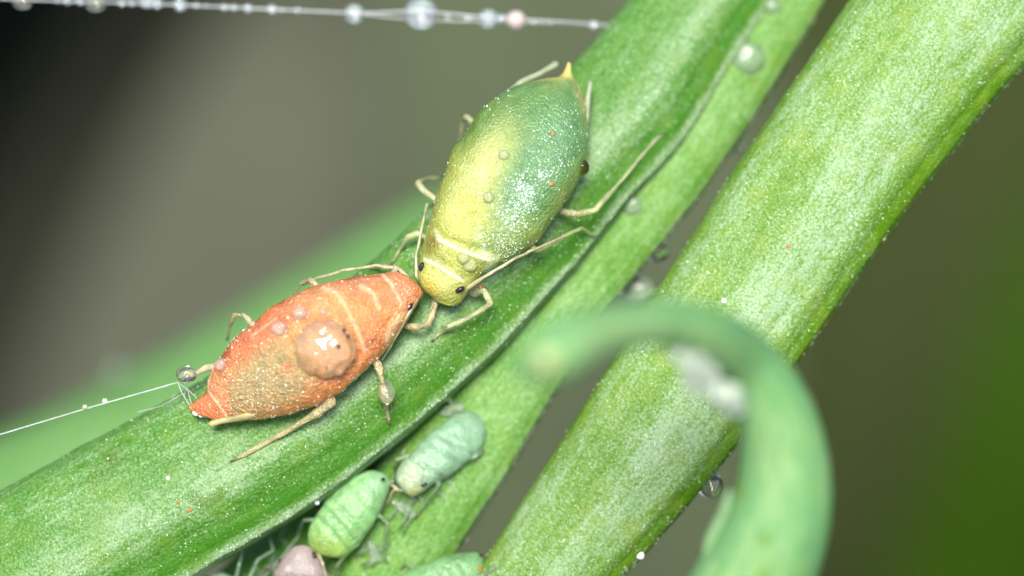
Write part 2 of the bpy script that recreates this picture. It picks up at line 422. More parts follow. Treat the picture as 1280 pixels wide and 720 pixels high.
# ------------------------------------------------------------------ stems
OCT = np.array([[1, 0, 0], [-1, 0, 0], [0, 1, 0], [0, -1, 0], [0, 0, 1], [0, 0, -1]], float)
OCTF = [[0, 2, 4], [2, 1, 4], [1, 3, 4], [3, 0, 4], [2, 0, 5], [1, 2, 5], [3, 1, 5], [0, 3, 5]]
def scatter(V, F, count, seed, ar=None, glint=(), weight=None, s0=0.005, s1=0.009):
    """tiny angular grains spread over the faces of a surface"""
    Fq = np.array([f if len(f) == 4 else f + [f[-1]] for f in F])
    c = V[Fq].mean(1); q = unP(c)
    area = np.linalg.norm(np.cross(V[Fq[:, 2]] - V[Fq[:, 0]], V[Fq[:, 3]] - V[Fq[:, 1]]), axis=1) + 1e-12
    w = area * ((q[:, 0] > -60) & (q[:, 0] < 1340) & (q[:, 1] > -60) & (q[:, 1] < 780))
    g = 0.2 + np.clip(noise3(c, 1.6, seed + 9), 0, 1) * 1.2 + np.clip(noise3(c, 5, seed + 12), 0, 1)
    if ar is not None:
        a = ar[Fq[:, 0]]
        w = w * ((a > 0.2) & (a < 0.8))
        for (gv, gw, amp) in glint: g = g + amp * np.exp(-((a - gv) / gw) ** 2)
    if weight is not None: g = g * weight(q, c)
    w = w * g
    ids = rng.choice(len(Fq), count, p=w / w.sum())
    Vg, Fg = [], []
    for k, i in enumerate(ids):
        x, y = rng.random(2); A = V[Fq[i]]
        p = (A[0] * (1 - x) + A[1] * x) * (1 - y) + (A[3] * (1 - x) + A[2] * x) * y
        sz = s0 + s1 * rng.random() ** 3 + (s1 if rng.random() < 0.008 else 0)
        R_, _ = np.linalg.qr(rng.normal(size=(3, 3)))
        Vg.append(p + (OCT * sz * (0.7 + 0.6 * rng.random((6, 1)))) @ R_.T); Fg += [[b + 6 * k for b in f] for f in OCTF]
    return np.vstack(Vg), Fg

BVHS = []
def stem(name, rows, mat, label, cat, na, nr, ridges=(), rough=0.012, seed=1, grains=0, glint=(), power=1.0, bvh=True, stains=()):
    rows = [tuple(r) for r in rows]
    V, F, at = sweep(rows, na, nr, ridges, rough, seed, power)
    q = unP(V); at['stain'] = sum([np.exp(-(((q - np.array([a, b])) ** 2).sum(1) / c ** 2)) * ((at['around'] > 0.25) & (at['around'] < 0.75)) for a, b, c in stains], np.zeros(len(V)))
    o = P((rows[0][0] + rows[0][2]) / 2, (rows[0][1] + rows[0][3]) / 2, rows[0][4])
    r = root(name, o, label, cat)
    part('skin', V, F, mat, r, o, attrs=at)
    if bvh: BVHS.append(BVHTree.FromPolygons([tuple(x) for x in V.tolist()], F))
    if grains:
        Vg, Fg = scatter(V, F, grains, seed, at['around'], glint)
        part('glint_grains', np.vstack(Vg), Fg, M_SPARKLE, r, o, kind='stuff', smooth=False)  # pale grains added as the skin's sparkle, dense along glint lines
    return r

def gnd(L, R, py):  # a row where the stem enters the soil
    y = ground_y(py) + 1.0
    return (L, py, R, py, y, 1.0)

rowsA = [gnd(-420, -340, 1500), (-500, 1330, -400, 1340, 80, 0.95), (-480, 1130, -350, 1150, 28, 0.9), (-330, 870, -150, 960, 6, 0.9), (-180, 712, 10, 868, 1.4, 0.85), (-55, 642, 130, 796, 0.98, 0.82), (120, 548, 258, 714, 0.92, 0.82), (250, 478, 371, 646, 0.95, 0.82),
         (375, 398, 501, 551, 0.98, 0.82), (462, 328, 585, 478, 1.05, 0.82), (525, 268, 645, 420, 1.15, 0.82), (592, 205, 712, 346, 1.28, 0.82),
         (662, 135, 785, 255, 1.45, 0.82), (735, 60, 850, 185, 1.7, 0.82), (797, -12, 925, 65, 2.0, 0.82), (865, -100, 1005, -50, 2.4, 0.82), (980, -260, 1090, -220, 3.0, 0.82),
         (1110, -420, 1180, -390, 4, 0.8), (1230, -560, 1250, -550, 5, 0.8)]
rowsB = [gnd(150, 250, 1650), (180, 1480, 300, 1480, 95, 1), (240, 1250, 380, 1250, 40, 1), (310, 1000, 470, 990, 8, 0.9), (350, 850, 510, 850, 2.6, 0.9), (392, 735, 545, 745, 1.8, 0.85), (428, 660, 577, 682, 1.65, 0.85), (488, 560, 633, 596, 1.6, 0.85), (570, 452, 690, 500, 1.6, 0.85),
         (650, 352, 752, 402, 1.6, 0.85), (738, 247, 830, 302, 1.72, 0.85), (846, 100, 940, 152, 2.0, 0.85), (928, -25, 1032, 5, 2.35, 0.85), (1005, -180, 1120, -150, 2.9, 0.85), (1120, -400, 1210, -370, 4.4, 0.8), (1260, -600, 1280, -590, 5.5, 0.8)]
rowsC = [gnd(320, 420, 1700), (340, 1500, 460, 1500, 95, 1), (390, 1250, 540, 1250, 40, 0.95), (460, 1000, 620, 1000, 8, 0.9), (530, 850, 690, 860, 1.9, 0.85), (593, 722, 752, 752, 1.1, 0.82), (650, 630, 817, 682, 1.0, 0.8), (740, 490, 908, 576, 0.98, 0.8), (830, 350, 1001, 449, 1.0, 0.8), (900, 240, 1077, 343, 1.02, 0.8),
         (980, 120, 1154, 238, 1.05, 0.8), (1062, 0, 1240, 130, 1.1, 0.8), (1150, -120, 1330, 20, 1.2, 0.8), (1300, -320, 1440, -220, 1.6, 0.8), (1500, -560, 1580, -500, 3, 0.8), (1640, -720, 1660, -700, 4, 0.8)]
rowsD = [(640, 452, 652, 480, -7.0, 0.9), (674, 408, 704, 476, -7.0, 0.9), (714, 390, 738, 454, -6.6, 0.9), (768, 379, 782, 436, -6.1, 0.9), (830, 373, 826, 432, -5.5, 0.9), (900, 387, 868, 447, -4.8, 0.9), (960, 424, 902, 480, -3.9, 0.9), (1004, 480, 922, 528, -3.6, 0.9),
         (1030, 545, 926, 578, -3.3, 0.88), (1040, 610, 916, 625, -3.1, 0.86), (1035, 670, 893, 670, -2.9, 0.85), (1016, 735, 862, 722, -2.6, 0.85), (980, 830, 815, 805, -2.0, 0.85), (900, 1000, 740, 970, 3, 0.9), (760, 1220, 620, 1200, 30, 0.95), (620, 1450, 500, 1450, 90, 1), gnd(470, 570, 1640)][::-1]
rowsE = [gnd(-900, -760, 1500), (-980, 1300, -760, 1320, 60, 1), (-700, 980, -450, 1060, 22, 1), (-220, 655, -70, 850, 15, 0.9), (0, 545, 140, 740, 14, 0.9), (180, 455, 330, 640, 14, 0.9), (330, 366, 470, 560, 14, 0.9), (470, 280, 600, 460, 14, 0.9), (560, 235, 660, 400, 14, 0.9), (650, 210, 720, 340, 14, 0.9), (740, 200, 780, 290, 14, 0.9), (820, 210, 830, 240, 14, 0.9)]
rowsF = [gnd(-20, 60, 1560), (20, 1400, 130, 1400, 90, 1), (90, 1150, 250, 1150, 36, 1), (170, 900, 370, 920, 8, 0.9), (230, 770, 420, 800, 3.0, 0.8), (320, 660, 480, 720, 2.55, 0.75), (420, 560, 540, 610, 2.4, 0.7), (520, 450, 600, 500, 2.4, 0.7), (590, 380, 620, 400, 2.5, 0.7)]

def flatten(rows, ratio):
    out = []
    for (a, b, c, d, y, r) in rows:
        if y < 7 and r > ratio:
            w = math.hypot(a - c, b - d) / 200; k = min(1.0, (7 - y) / 3); r2 = r + (ratio - r) * k; y -= w * (r - r2); r = r2
        out.append((a, b, c, d, y, r))
    return out
rowsA = flatten(rowsA, 0.58); rowsB = flatten(rowsB, 0.6); rowsC = flatten(rowsC, 0.56)
stem('stem', rowsA, M_A, 'ridged green stem that the orange and the green aphid stand on', 'stem', 620, 150,
     [(0.94, 0.05, 0.085), (0.80, -0.055, 0.16), (0.60, 0.035, 0.14), (0.35, -0.04, 0.3)], 0.013, 1, 4800, [(0.329, 0.010, 7.0), (0.47, 0.014, 3.5), (0.40, 0.02, 0.8)], 0.95, stains=[(135, 580, 15), (128, 592, 9), (236, 634, 10), (120, 655, 8)])
stem('stem', rowsB, M_B, 'green stem forking behind the aphids, pale nymphs lying along it', 'stem', 560, 130,
     [(0.93, 0.03, 0.10), (0.72, -0.03, 0.16), (0.5, 0.02, 0.2)], 0.011, 5, 2600, [(0.30, 0.02, 2.0)], 0.8)
stem('stem', rowsC, M_C, 'thick frosty-speckled green stem standing free, crossed by the tendril', 'stem', 620, 150,
     [(0.90, -0.022, 0.07), (0.96, 0.012, 0.06), (0.80, 0.03, 0.12), (0.33, -0.045, 0.25), (0.56, 0.03, 0.2), (0.15, 0.02, 0.15)], 0.011, 9, 5200, [(0.58, 0.05, 1.0), (0.45, 0.05, 1.0)], 0.96)
tendril = stem('tendril', rowsD, M_D, 'smooth blurred green tendril hooking over in front of the thick stem', 'tendril', 420, 72, [(0.3, 0.03, 0.2), (0.7, -0.03, 0.2)], 0.006, 13, bvh=False)
stem('stem', rowsE, M_E, 'strongly blurred light green stem lying behind the orange aphid', 'stem', 260, 64, [(0.3, 0.04, 0.3)], 0.03, 17, bvh=False)
stem('sprout', rowsF, M_F, 'shaded dark green sprout deep in the crevice behind the nymphs', 'sprout', 300, 72, [(0.5, -0.04, 0.2)], 0.012, 19)
o = np.array(tendril['org'])
Vt, Ft = ball(P(682, 450, -7.32), 0.12, 1.0, 0.6, 0.95, lump=0.15, seed=3)
part('tip_scar', Vt, Ft, M_CAP, tendril, o, label='cream scar at the end of the tendril')

def surf(px, py, y0=-6):
    """depth of the foremost stem surface seen at a layout point"""
    c = np.array([0, -D, 0.0]); d = P(px, py, 0) - c; d /= np.linalg.norm(d)
    best = None
    for b in BVHS:
        hit = b.ray_cast(Vector(c), Vector(d))
        if hit[0] is not None and (best is None or hit[3] < best): best = hit[3]
    return 2.0 if best is None else float((c + d * best)[1])

# ------------------------------------------------------------------ aphids
def remesh(V, F, voxel, it=2):
    me = mesh_of('tmp', V, F)
    o = bpy.data.objects.new('tmp', me); col.objects.link(o)
    m = o.modifiers.new('r', 'REMESH'); m.mode = 'VOXEL'; m.voxel_size = voxel
    if it:
        m2 = o.modifiers.new('s', 'SMOOTH'); m2.factor = 0.5; m2.iterations = it
    dg = bpy.context.evaluated_depsgraph_get(); dg.update()
    ev = o.evaluated_get(dg); me2 = ev.to_mesh()
    n = len(me2.vertices); v = np.zeros(n * 3); me2.vertices.foreach_get('co', v); v = v.reshape(-1, 3)
    f = [list(p.vertices) for p in me2.polygons]
    ev.to_mesh_clear(); bpy.data.objects.remove(o); bpy.data.meshes.remove(me)
    return v, f

def limb_pts(leg, k=0.76):
    pts, rad = [], []
    for (px, py, y, r) in leg:
        if y is None: y = surf(px, py) - r / 100 * 0.8
        pts.append(P(px, py, y)); rad.append(r / 100 * k)
    return np.array(pts), np.array(rad)

def seg_dist(q, line):
    line = np.array(line, float); best = np.full(len(q), 1e9)
    for a, b in zip(line[:-1], line[1:]):
        ab = b - a; t = np.clip(((q - a) @ ab) / (ab @ ab + 1e-9), 0, 1)
        best = np.minimum(best, np.linalg.norm(q - a - t[:, None] * ab, axis=1))
    return best

def sstep(x, a, b):
    t = np.clip((x - a) / (b - a), 0, 1); return t * t * (3 - 2 * t)

def knobbly(p, r, seed):
    # jointed limb: resample and let the thickness wander
    q = np.column_stack([p, r]); q = np.array([q[i] * (1 - t) + q[i + 1] * t for i in range(len(q) - 1) for t in (0, 0.33, 0.67)] + [q[-1]])
    q[:, 3] *= 1 + 0.28 * noise3(q[:, :3] * 1.0, 9, seed); q[:, :3] += 0.008 * np.column_stack([noise3(q[:, :3], 7, seed + k) for k in range(3)])
    return q[:, :3], q[:, 3]

def aphid(name, rows, legs, colour_fn, leg_col, mat, label, cat='aphid', group=None, voxel=0.014, lines=(), line_col=(0.5, 0.45, 0.3), seed=0, rough=0.012, wrinkle=0.0, foot_col=(0.06, 0.05, 0.04), grooves=()):
    Vb, Fb, _ = sweep(rows, 120, 72, power=0.95)
    nrm = Vb - Vb.mean(0)
    Vb = Vb + nrm / (np.linalg.norm(nrm, axis=1)[:, None] + 1e-9) * (rough * (noise3(Vb, 3, seed) + 0.6 * noise3(Vb, 7, seed + 1)) + wrinkle * noise3(Vb, 14, seed + 5))[:, None]
    parts = [(Vb, Fb)]; skel = []; feet = []
    for leg in legs:
        p, r = limb_pts(leg); parts.append(tube(*knobbly(p, r, seed), 10, 5)); skel.append((p, r)); feet.append(p[-1])
    V, F = merge(parts)
    V, F = remesh(V, F, voxel)
    q = unP(V)
    c = colour_fn(q, V)
    # distance to the trunk outline decides where the limb colour takes over
    bv = BVHTree.FromPolygons([tuple(x) for x in Vb.tolist()], Fb)
    dl = np.full(len(V), 9.0)
    for p, r in skel:
        dense = np.array([p[i] * (1 - t) + p[i + 1] * t for i in range(len(p) - 1) for t in np.linspace(0, 1, 14)])
        rr = np.array([r[i] * (1 - t) + r[i + 1] * t for i in range(len(p) - 1) for t in np.linspace(0, 1, 14)])
        for k in range(len(dense)):
            dl = np.minimum(dl, np.linalg.norm(V - dense[k], axis=1) / rr[k])
    near = np.where(dl < 2.2)[0]; isleg = np.zeros(len(V))
    for i in near:
        hit = bv.find_nearest(Vector(V[i]))
        isleg[i] = 1.0 if hit[3] > 0.03 else hit[3] / 0.03
    lc = np.array(leg_col) * (1 + 0.35 * noise3(V, 9, seed + 3))[:, None]
    for ft in feet:
        k = np.exp(-(np.linalg.norm(V - ft, axis=1) / 0.075) ** 2)[:, None]
        lc = lc * (1 - k) + np.array(foot_col) * k
    c = c * (1 - isleg[:, None]) + lc * isleg[:, None]
    for (ln, wd, dep) in grooves:
        V = V + np.array([0, dep, 0]) * (np.exp(-(seg_dist(q, ln) / wd) ** 2) * (V[:, 1] < np.median(Vb[:, 1])) * (1 - isleg))[:, None]
    for (ln, wd, amt) in lines:
        front = sstep(-(V[:, 1] - np.median(Vb[:, 1])), -0.02, 0.12)
        d = seg_dist(q + 1.6 * np.column_stack([noise3(V, 6, 4), noise3(V, 6, 8)]), ln); k = np.exp(-(d / wd) ** 2) * amt * front * (1 - isleg)
        c = c * (1 - k[:, None]) + np.array(line_col) * k[:, None]
        V = V + np.array([0, -0.016, 0]) * k[:, None]
    org = V[np.argmax(V[:, 1])] * 0 + np.array([V[:, 0].mean(), V[:, 1].max(), V[:, 2].mean()])
    r = root(name, org, label, cat, group)
    part('body', V, F, mat, r, org, colr=np.clip(c, 0.002, 1), attrs={'limb': isleg})
    return r, org, (V, F)

def blob(q, cx, cy, rx, ry, ang=0):
    a = math.radians(ang); dx = q[:, 0] - cx; dy = q[:, 1] - cy
    u = (dx * math.cos(a) + dy * math.sin(a)) / rx; v = (-dx * math.sin(a) + dy * math.cos(a)) / ry
    return np.exp(-(u * u + v * v))[:, None]

def lay(c, k, colr): return c * (1 - k) + np.array(colr) * k

def bug_surf(VF):
    b = BVHTree.FromPolygons([tuple(x) for x in VF[0].tolist()], VF[1])
    def f(px, py):
        c = np.array([0, -D, 0.0]); d = P(px, py, 0) - c; d /= np.linalg.norm(d)
        h = b.ray_cast(Vector(c), Vector(d))
        return None if h[0] is None else h[0][1]
    return f

def antenna(r, org, pts, mat):
    p, rad = limb_pts(pts)
    V, F = tube(*knobbly(p, rad, int(pts[0][0])), 8, 5); part('antenna', V, F, mat, r, org)

def horn(r, org, pts, mat):
    p, rad = limb_pts(pts)
    V, F = tube(p, rad, 14, 8); part('siphuncle', V, F, mat, r, org)

def eye(r, org, px, py, y, rx, ry, ang):
    V, F = ball((0, 0, 0), 1, rx / 100, 0.05, ry / 100, 16, 10, 0.12, 5, 4)
    a = math.radians(-ang); R = np.array([[math.cos(a), 0, -math.sin(a)], [0, 1, 0], [math.sin(a), 0, math.cos(a)]])
    part('eye', V @ R.T + P(px, py, y), F, M_EYE, r, org)

# ---- green aphid
rowsG = [(709, 79, 713, 81, 0.62, 0.9), (703, 92, 715, 93, 0.60, 0.8), (692, 99, 720, 104, 0.57, 0.7), (672, 101, 728, 120, 0.52, 0.68), (640, 111, 735, 150, 0.44, 0.70), (603, 136, 735, 190, 0.34, 0.74), (573, 180, 723, 226, 0.24, 0.78), (552, 225, 700, 263, 0.15, 0.78), (537, 270, 668, 303, 0.05, 0.78),
         (529, 300, 636, 325, 0.0, 0.76), (524, 325, 605, 342, -0.04, 0.74), (522, 346, 594, 354, -0.05, 0.74), (529, 363, 585, 367, -0.04, 0.75), (543, 374, 576, 378, -0.02, 0.8), (557, 377, 565, 379, 0.0, 0.8)]
def colG(q, V):
    n = noise3(V, 2.2, 3)[:, None] * 0.6 + noise3(V, 5, 6)[:, None] * 0.45
    c = np.tile(np.array([0.28, 0.29, 0.034]), (len(q), 1))
    c = lay(c, np.clip(blob(q, 685, 135, 85, 55, 25) * 1.25 + n * 0.25, 0, 1), (0.062, 0.148, 0.010))
    c = lay(c, np.clip(blob(q, 605, 152, 20, 62, 42) * 0.95, 0, 1), (0.062, 0.145, 0.004))
    c = lay(c, np.clip(blob(q, 672, 215, 42, 112, 33) * 1.35 + n * 0.25, 0, 1) * 0.92, (0.075, 0.185, 0.055))
    c = lay(c, np.clip(blob(q, 690, 175, 40, 60, 20) * 0.8, 0, 1), (0.085, 0.20, 0.065))
    c = lay(c, np.clip(blob(q, 598, 225, 22, 62, 28) * (0.95 + n), 0, 1) * 0.85, (0.40, 0.41, 0.13))
    c = lay(c, np.clip(blob(q, 580, 285, 30, 40, 28) * 0.8, 0, 1), (0.40, 0.40, 0.07))
    c = lay(c, np.clip(blob(q, 640, 300, 26, 30, 40) * 0.6, 0, 1), (0.22, 0.30, 0.07))
    c = lay(c, np.clip(blob(q, 540, 305, 9, 15, 20) * 1.2, 0, 1), (0.14, 0.115, 0.001))
    c = lay(c, np.clip(blob(q, 580, 325, 30, 15, 35) * 0.7, 0, 1), (0.37, 0.36, 0.05))
    c = lay(c, np.clip(blob(q, 552, 350, 26, 18, 35) * 0.8, 0, 1), (0.44, 0.42, 0.12))
    c = lay(c, np.clip(blob(q, 538, 355, 8, 14, -20) * 0.8, 0, 1), (0.42, 0.30, 0.03))
    c = lay(c, sstep(q[:, 1], 104, 92)[:, None], (0.46, 0.36, 0.08))
    c = c * 0.96 + 0.04 * np.array([0.42, 0.46, 0.28])
    edge = np.clip(blob(q, 728, 110, 8, 40, -12), 0, 1); c = lay(c, edge * 0.8, (0.40, 0.34, 0.10))
    return c
legsG = [
    [(690, 262, 0.45, 7), (722, 268, 0.25, 6), (744, 262, 0.35, 5.5), (770, 233, 0.6, 3.2), (798, 200, 0.85, 2.8), (820, 174, None, 3.2), (833, 167, None, 2.2)],
    [(648, 305, 0.30, 6), (672, 312, 0.05, 5.5), (690, 303, 0.15, 4), (712, 292, 0.35, 3.2), (727, 286, 0.5, 3.6), (744, 296, None, 2.2)],
    [(582, 356, 0.10, 7), (594, 364, 0.10, 9), (606, 363, 0.0, 6), (614, 380, 0.02, 6), (598, 390, 0.05, 5), (572, 404, 0.05, 4.2), (561, 408, 0.06, 6), (551, 415, None, 3.2), (539, 427, None, 2.4)],
    [(545, 365, 0.12, 6), (543, 378, 0.08, 4.5), (538, 394, 0.1, 4), (536, 402, None, 3)],
    [(545, 250, 0.45, 6), (528, 237, 0.55, 5.5), (523, 229, 0.65, 5.5), (533, 223, 0.9, 3), (552, 222, 1.1, 2.6)],
    [(540, 300, 0.25, 5), (522, 292, 0.2, 5), (510, 296, 0.25, 4.5), (500, 312, 0.45, 3), (488, 332, None, 2.4)],
    [(600, 160, 0.7, 5), (583, 146, 0.8, 5), (578, 150, 0.95, 4), (575, 175, 1.15, 2.8), (585, 195, 1.3, 2.4)],
]
groovesG = [([(546, 293), (562, 301), (588, 309), (618, 319)], 6, 0.035), ([(528, 317), (548, 325), (566, 336), (584, 347)], 5, 0.022)]
linesG = [([(549, 299), (562, 307), (585, 316), (612, 327)], 2.6, 0.8), ([(531, 324), (545, 331), (562, 342), (578, 352)], 1.9, 0.8), ([(603, 316), (618, 322), (610, 338)], 6, 0.45), ([(545, 288), (550, 299)], 3, 0.5)]
rG, oG, vG = aphid('aphid', rowsG, legsG, colG, (0.60, 0.58, 0.30), M_BUG, 'plump yellow-green aphid with a dark green rear, head against the orange one', lines=linesG, grooves=groovesG, line_col=(0.66, 0.70, 0.42), seed=3, rough=0.026, wrinkle=0.006)
sG = bug_surf(vG)
def wG(q, c):
    return (0.05 + 3.0 * blob(q, 660, 232, 20, 62, 33)[:, 0] + 1.0 * blob(q, 612, 300, 40, 12, 25)[:, 0] + 0.5 * blob(q, 595, 240, 18, 50, 28)[:, 0]) * (c[:, 1] < 0.35) * (q[:, 1] > 112) * (q[:, 1] < 350)
V_, F_ = scatter(*vG, 2600, 61, weight=wG, s0=0.003, s1=0.008)
part('glint_grains', V_, F_, M_SILVER, rG, oG, kind='stuff', smooth=False)  # silver grains crowd together to imitate a highlight on the back
antenna(rG, oG, [(577, 364, -0.12, 4.5), (590, 356, -0.2, 4), (612, 342, -0.28, 2.8), (640, 325, -0.25, 2.4), (662, 314, -0.15, 2.2), (690, 302, 0.1, 1.8), (712, 292, 0.3, 1.5)], M_ANT)
antenna(rG, oG, [(530, 356, 0.0, 4), (521, 345, 0.05, 3.2), (520, 320, 0.1, 2.6), (527, 285, 0.2, 2.2), (534, 255, 0.35, 1.8)], M_ANT)
eye(rG, oG, 575, 362, sG(575, 362) - 0.01, 6.5, 3.6, -30)
eye(rG, oG, 527, 333, sG(527, 333) - 0.01, 3.2, 6.0, 20)
horn(rG, oG, [(632, 120, 0.5, 6), (652, 103, 0.62, 5.5), (675, 92, 0.72, 4.6), (692, 82, 0.8, 5.4), (695, 80, 0.81, 5.6)], M_HORNG)
horn(rG, oG, [(729, 165, 0.42, 6), (733, 145, 0.42, 5.6), (735, 122, 0.5, 4.6), (738, 104, 0.55, 4.6)], M_HORNG)

# ---- orange aphid
rowsO = [(235, 508, 239, 514, 0.0, 0.9), (246, 499, 262, 523, -0.03, 0.8), (258, 488, 285, 527, -0.08, 0.72), (262, 470, 312, 526, -0.13, 0.66), (277, 445, 345, 521, -0.19, 0.62), (298, 419, 382, 512, -0.23, 0.62), (328, 394, 420, 494, -0.27, 0.62), (362, 371, 450, 470, -0.28, 0.62),
         (400, 355, 473, 447, -0.27, 0.64), (438, 346, 490, 427, -0.24, 0.66), (468, 342, 503, 408, -0.2, 0.7), (490, 340, 514, 391, -0.16, 0.72), (506, 344, 521, 380, -0.12, 0.75), (517, 353, 526, 372, -0.1, 0.8), (523, 361, 527, 368, -0.09, 0.8)]
def colO(q, V):
    n = noise3(V, 2.5, 13)[:, None] * 0.5 + noise3(V, 6, 16)[:, None] * 0.4 + noise3(V, 13, 18)[:, None] * 0.35
    c = np.tile(np.array([0.42, 0.105, 0.014]), (len(q), 1)) * (1 + 0.5 * n)
    c = lay(c, np.clip(blob(q, 345, 470, 72, 42, -35) * 1.3 + n * 0.5, 0, 1) * 0.9, (0.20, 0.185, 0.06))
    c = lay(c, np.clip(blob(q, 300, 500, 35, 22, -20) * 0.8 + n * 0.2, 0, 1) * 0.8, (0.20, 0.15, 0.04))
    c = lay(c, np.clip(blob(q, 400, 378, 42, 20, -25) * 0.9 + n * 0.3, 0, 1) * 0.8, (0.38, 0.23, 0.065))
    c = lay(c, np.clip(blob(q, 452, 385, 26, 34, -30) * 0.7 + n * 0.3, 0, 1) * 0.7, (0.44, 0.22, 0.06))
    c = lay(c, np.clip(blob(q, 300, 432, 60, 13, -42) * 0.8 + n * 0.2, 0, 1), (0.36, 0.07, 0.008))
    c = lay(c, np.clip(blob(q, 345, 405, 60, 10, -35) * 0.7, 0, 1), (0.42, 0.085, 0.01))
    c = lay(c, np.clip(blob(q, 410, 432, 46, 40, 0) * 0.55, 0, 1), (0.46, 0.21, 0.06))
    c = lay(c, np.clip(blob(q, 430, 480, 70, 9, -38) * 0.8, 0, 1), (0.48, 0.13, 0.02))
    c = lay(c, np.clip(blob(q, 505, 360, 24, 22, 0) * 0.9, 0, 1), (0.52, 0.18, 0.075))
    c = lay(c, np.clip(blob(q, 268, 508, 22, 20, 0) * 1.3, 0, 1) * sstep(q[:, 0], 292, 278)[:, None], (0.60, 0.15, 0.05))
    c = lay(c, np.clip(blob(q, 360, 458, 5, 5, 0) * 0.8, 0, 1), (0.32, 0.08, 0.04))
    c = lay(c, np.clip(blob(q, 455, 470, 26, 5, -45) * 0.8, 0, 1), (0.52, 0.38, 0.22))
    return c * 0.94 + 0.06 * np.array([0.52, 0.34, 0.19])
legsO = [
    [(410, 490, -0.15, 8), (414, 503, -0.25, 8), (396, 516, -0.2, 7), (362, 537, -0.05, 5), (330, 555, None, 4.4), (304, 569, None, 4.2), (288, 577, None, 2.4)],
    [(462, 440, -0.1, 6), (472, 455, -0.2, 6), (476, 470, -0.2, 4.5), (481, 492, -0.1, 4.2), (484, 512, None, 4.2), (487, 530, None, 2.2)],
    [(495, 396, 0.0, 6), (505, 407, -0.05, 6), (522, 409, -0.1, 6.5), (535, 405, -0.05, 6), (541, 390, 0.0, 4), (545, 378, 0.02, 4), (548, 372, 0.06, 3)],
    [(320, 410, 0.0, 5), (305, 394, 0.2, 5), (293, 394, 0.3, 4.5), (287, 410, 0.5, 3), (284, 425, 0.75, 2.4)],
    [(400, 362, 0.0, 5), (388, 350, 0.1, 5), (376, 354, 0.25, 3), (366, 372, 0.5, 2.4)],
    [(485, 350, 0.0, 5), (495, 336, 0.0, 5), (480, 331, 0.15, 3.4), (462, 336, None, 2.6)],
]
linesO = [([(402, 360), (420, 366), (433, 385), (446, 412), (456, 440)], 2.8, 0.45), ([(452, 358), (466, 367), (474, 385)], 3.0, 0.5), ([(478, 344), (490, 355), (501, 380)], 2.2, 0.6),
          ([(259, 487), (272, 505), (286, 525)], 1.8, 0.8), ([(258, 487), (262, 470), (268, 458)], 1.8, 0.6), ([(503, 395), (490, 410), (484, 425)], 5, 0.5), ([(315, 420), (345, 398)], 1.6, 0.4)]
rO, oO, vO = aphid('aphid', rowsO, legsO, colO, (0.70, 0.56, 0.28), M_BUGW, 'orange aphid with red tail cone and wet speckled back, drops standing on it', lines=linesO, grooves=[([(396, 362), (412, 370), (425, 388), (438, 414), (448, 442)], 6, 0.03), ([(446, 360), (459, 370), (467, 388), (472, 405)], 5, 0.02), ([(472, 346), (484, 358), (494, 382)], 5, 0.02), ([(330, 396), (375, 440), (395, 490)], 6, 0.012), ([(300, 424), (340, 465), (360, 508)], 6, 0.012)], line_col=(0.58, 0.42, 0.24), seed=13, rough=0.024, wrinkle=0.011)
sO = bug_surf(vO)
V_, F_ = scatter(*vO, 1300, 67, weight=lambda q, c: (0.5 + blob(q, 345, 460, 60, 45, -35)[:, 0]) * (c[:, 1] < -0.2), s0=0.003, s1=0.009)
V_2, F_2 = scatter(*vO, 30, 68, weight=lambda q, c: (0.5 + blob(q, 345, 460, 60, 45, -35)[:, 0]) * (c[:, 1] < -0.2), s0=0.009, s1=0.008)
V_, F_ = merge([(V_, F_), (V_2, F_2)])
part('glint_grains', V_, F_, M_GLINT, rO, oO, kind='stuff', smooth=False)  # amber grains added to imitate glints on the back
antenna(rO, oO, [(519, 374, -0.22, 4.5), (512, 388, -0.3, 3.4), (505, 402, -0.32, 2.8), (493, 424, -0.25, 2.4), (485, 438, -0.15, 2.0), (478, 450, -0.05, 1.6)], M_ANT)
antenna(rO, oO, [(510, 348, -0.05, 4), (498, 336, 0.0, 3.2), (470, 332, 0.05, 2.6), (430, 338, 0.1, 2.2), (396, 348, 0.2, 2.0), (378, 356, 0.3, 1.6)], M_ANTO)
eye(rO, oO, 511, 384, -0.30, 6.5, 4.0, -55)
eye(rO, oO, 497, 341, 0.02, 5.5, 3.6, 20)
horn(rO, oO, [(330, 508, -0.3, 9), (312, 516, -0.3, 10), (295, 521, -0.25, 8), (277, 526, -0.2, 5), (264, 530, -0.16, 5.5)], M_HORN)
horn(rO, oO, [(272, 458, -0.1, 6), (258, 460, -0.05, 6), (246, 466, 0.0, 4.5), (238, 468, 0.02, 4)], M_ANTO)
V_, F_ = merge([ball(P(246, 516, -0.02), 0.05, 1.1, 0.9, 0.8, 14, 8, 0.25, 2), ball(P(252, 519, 0.0), 0.035, 1, 1, 1, 12, 8, 0.25, 6)])
part('wax_tuft', V_, F_, M_WHITE, rO, oO, label='white waxy blob under the tail cone')

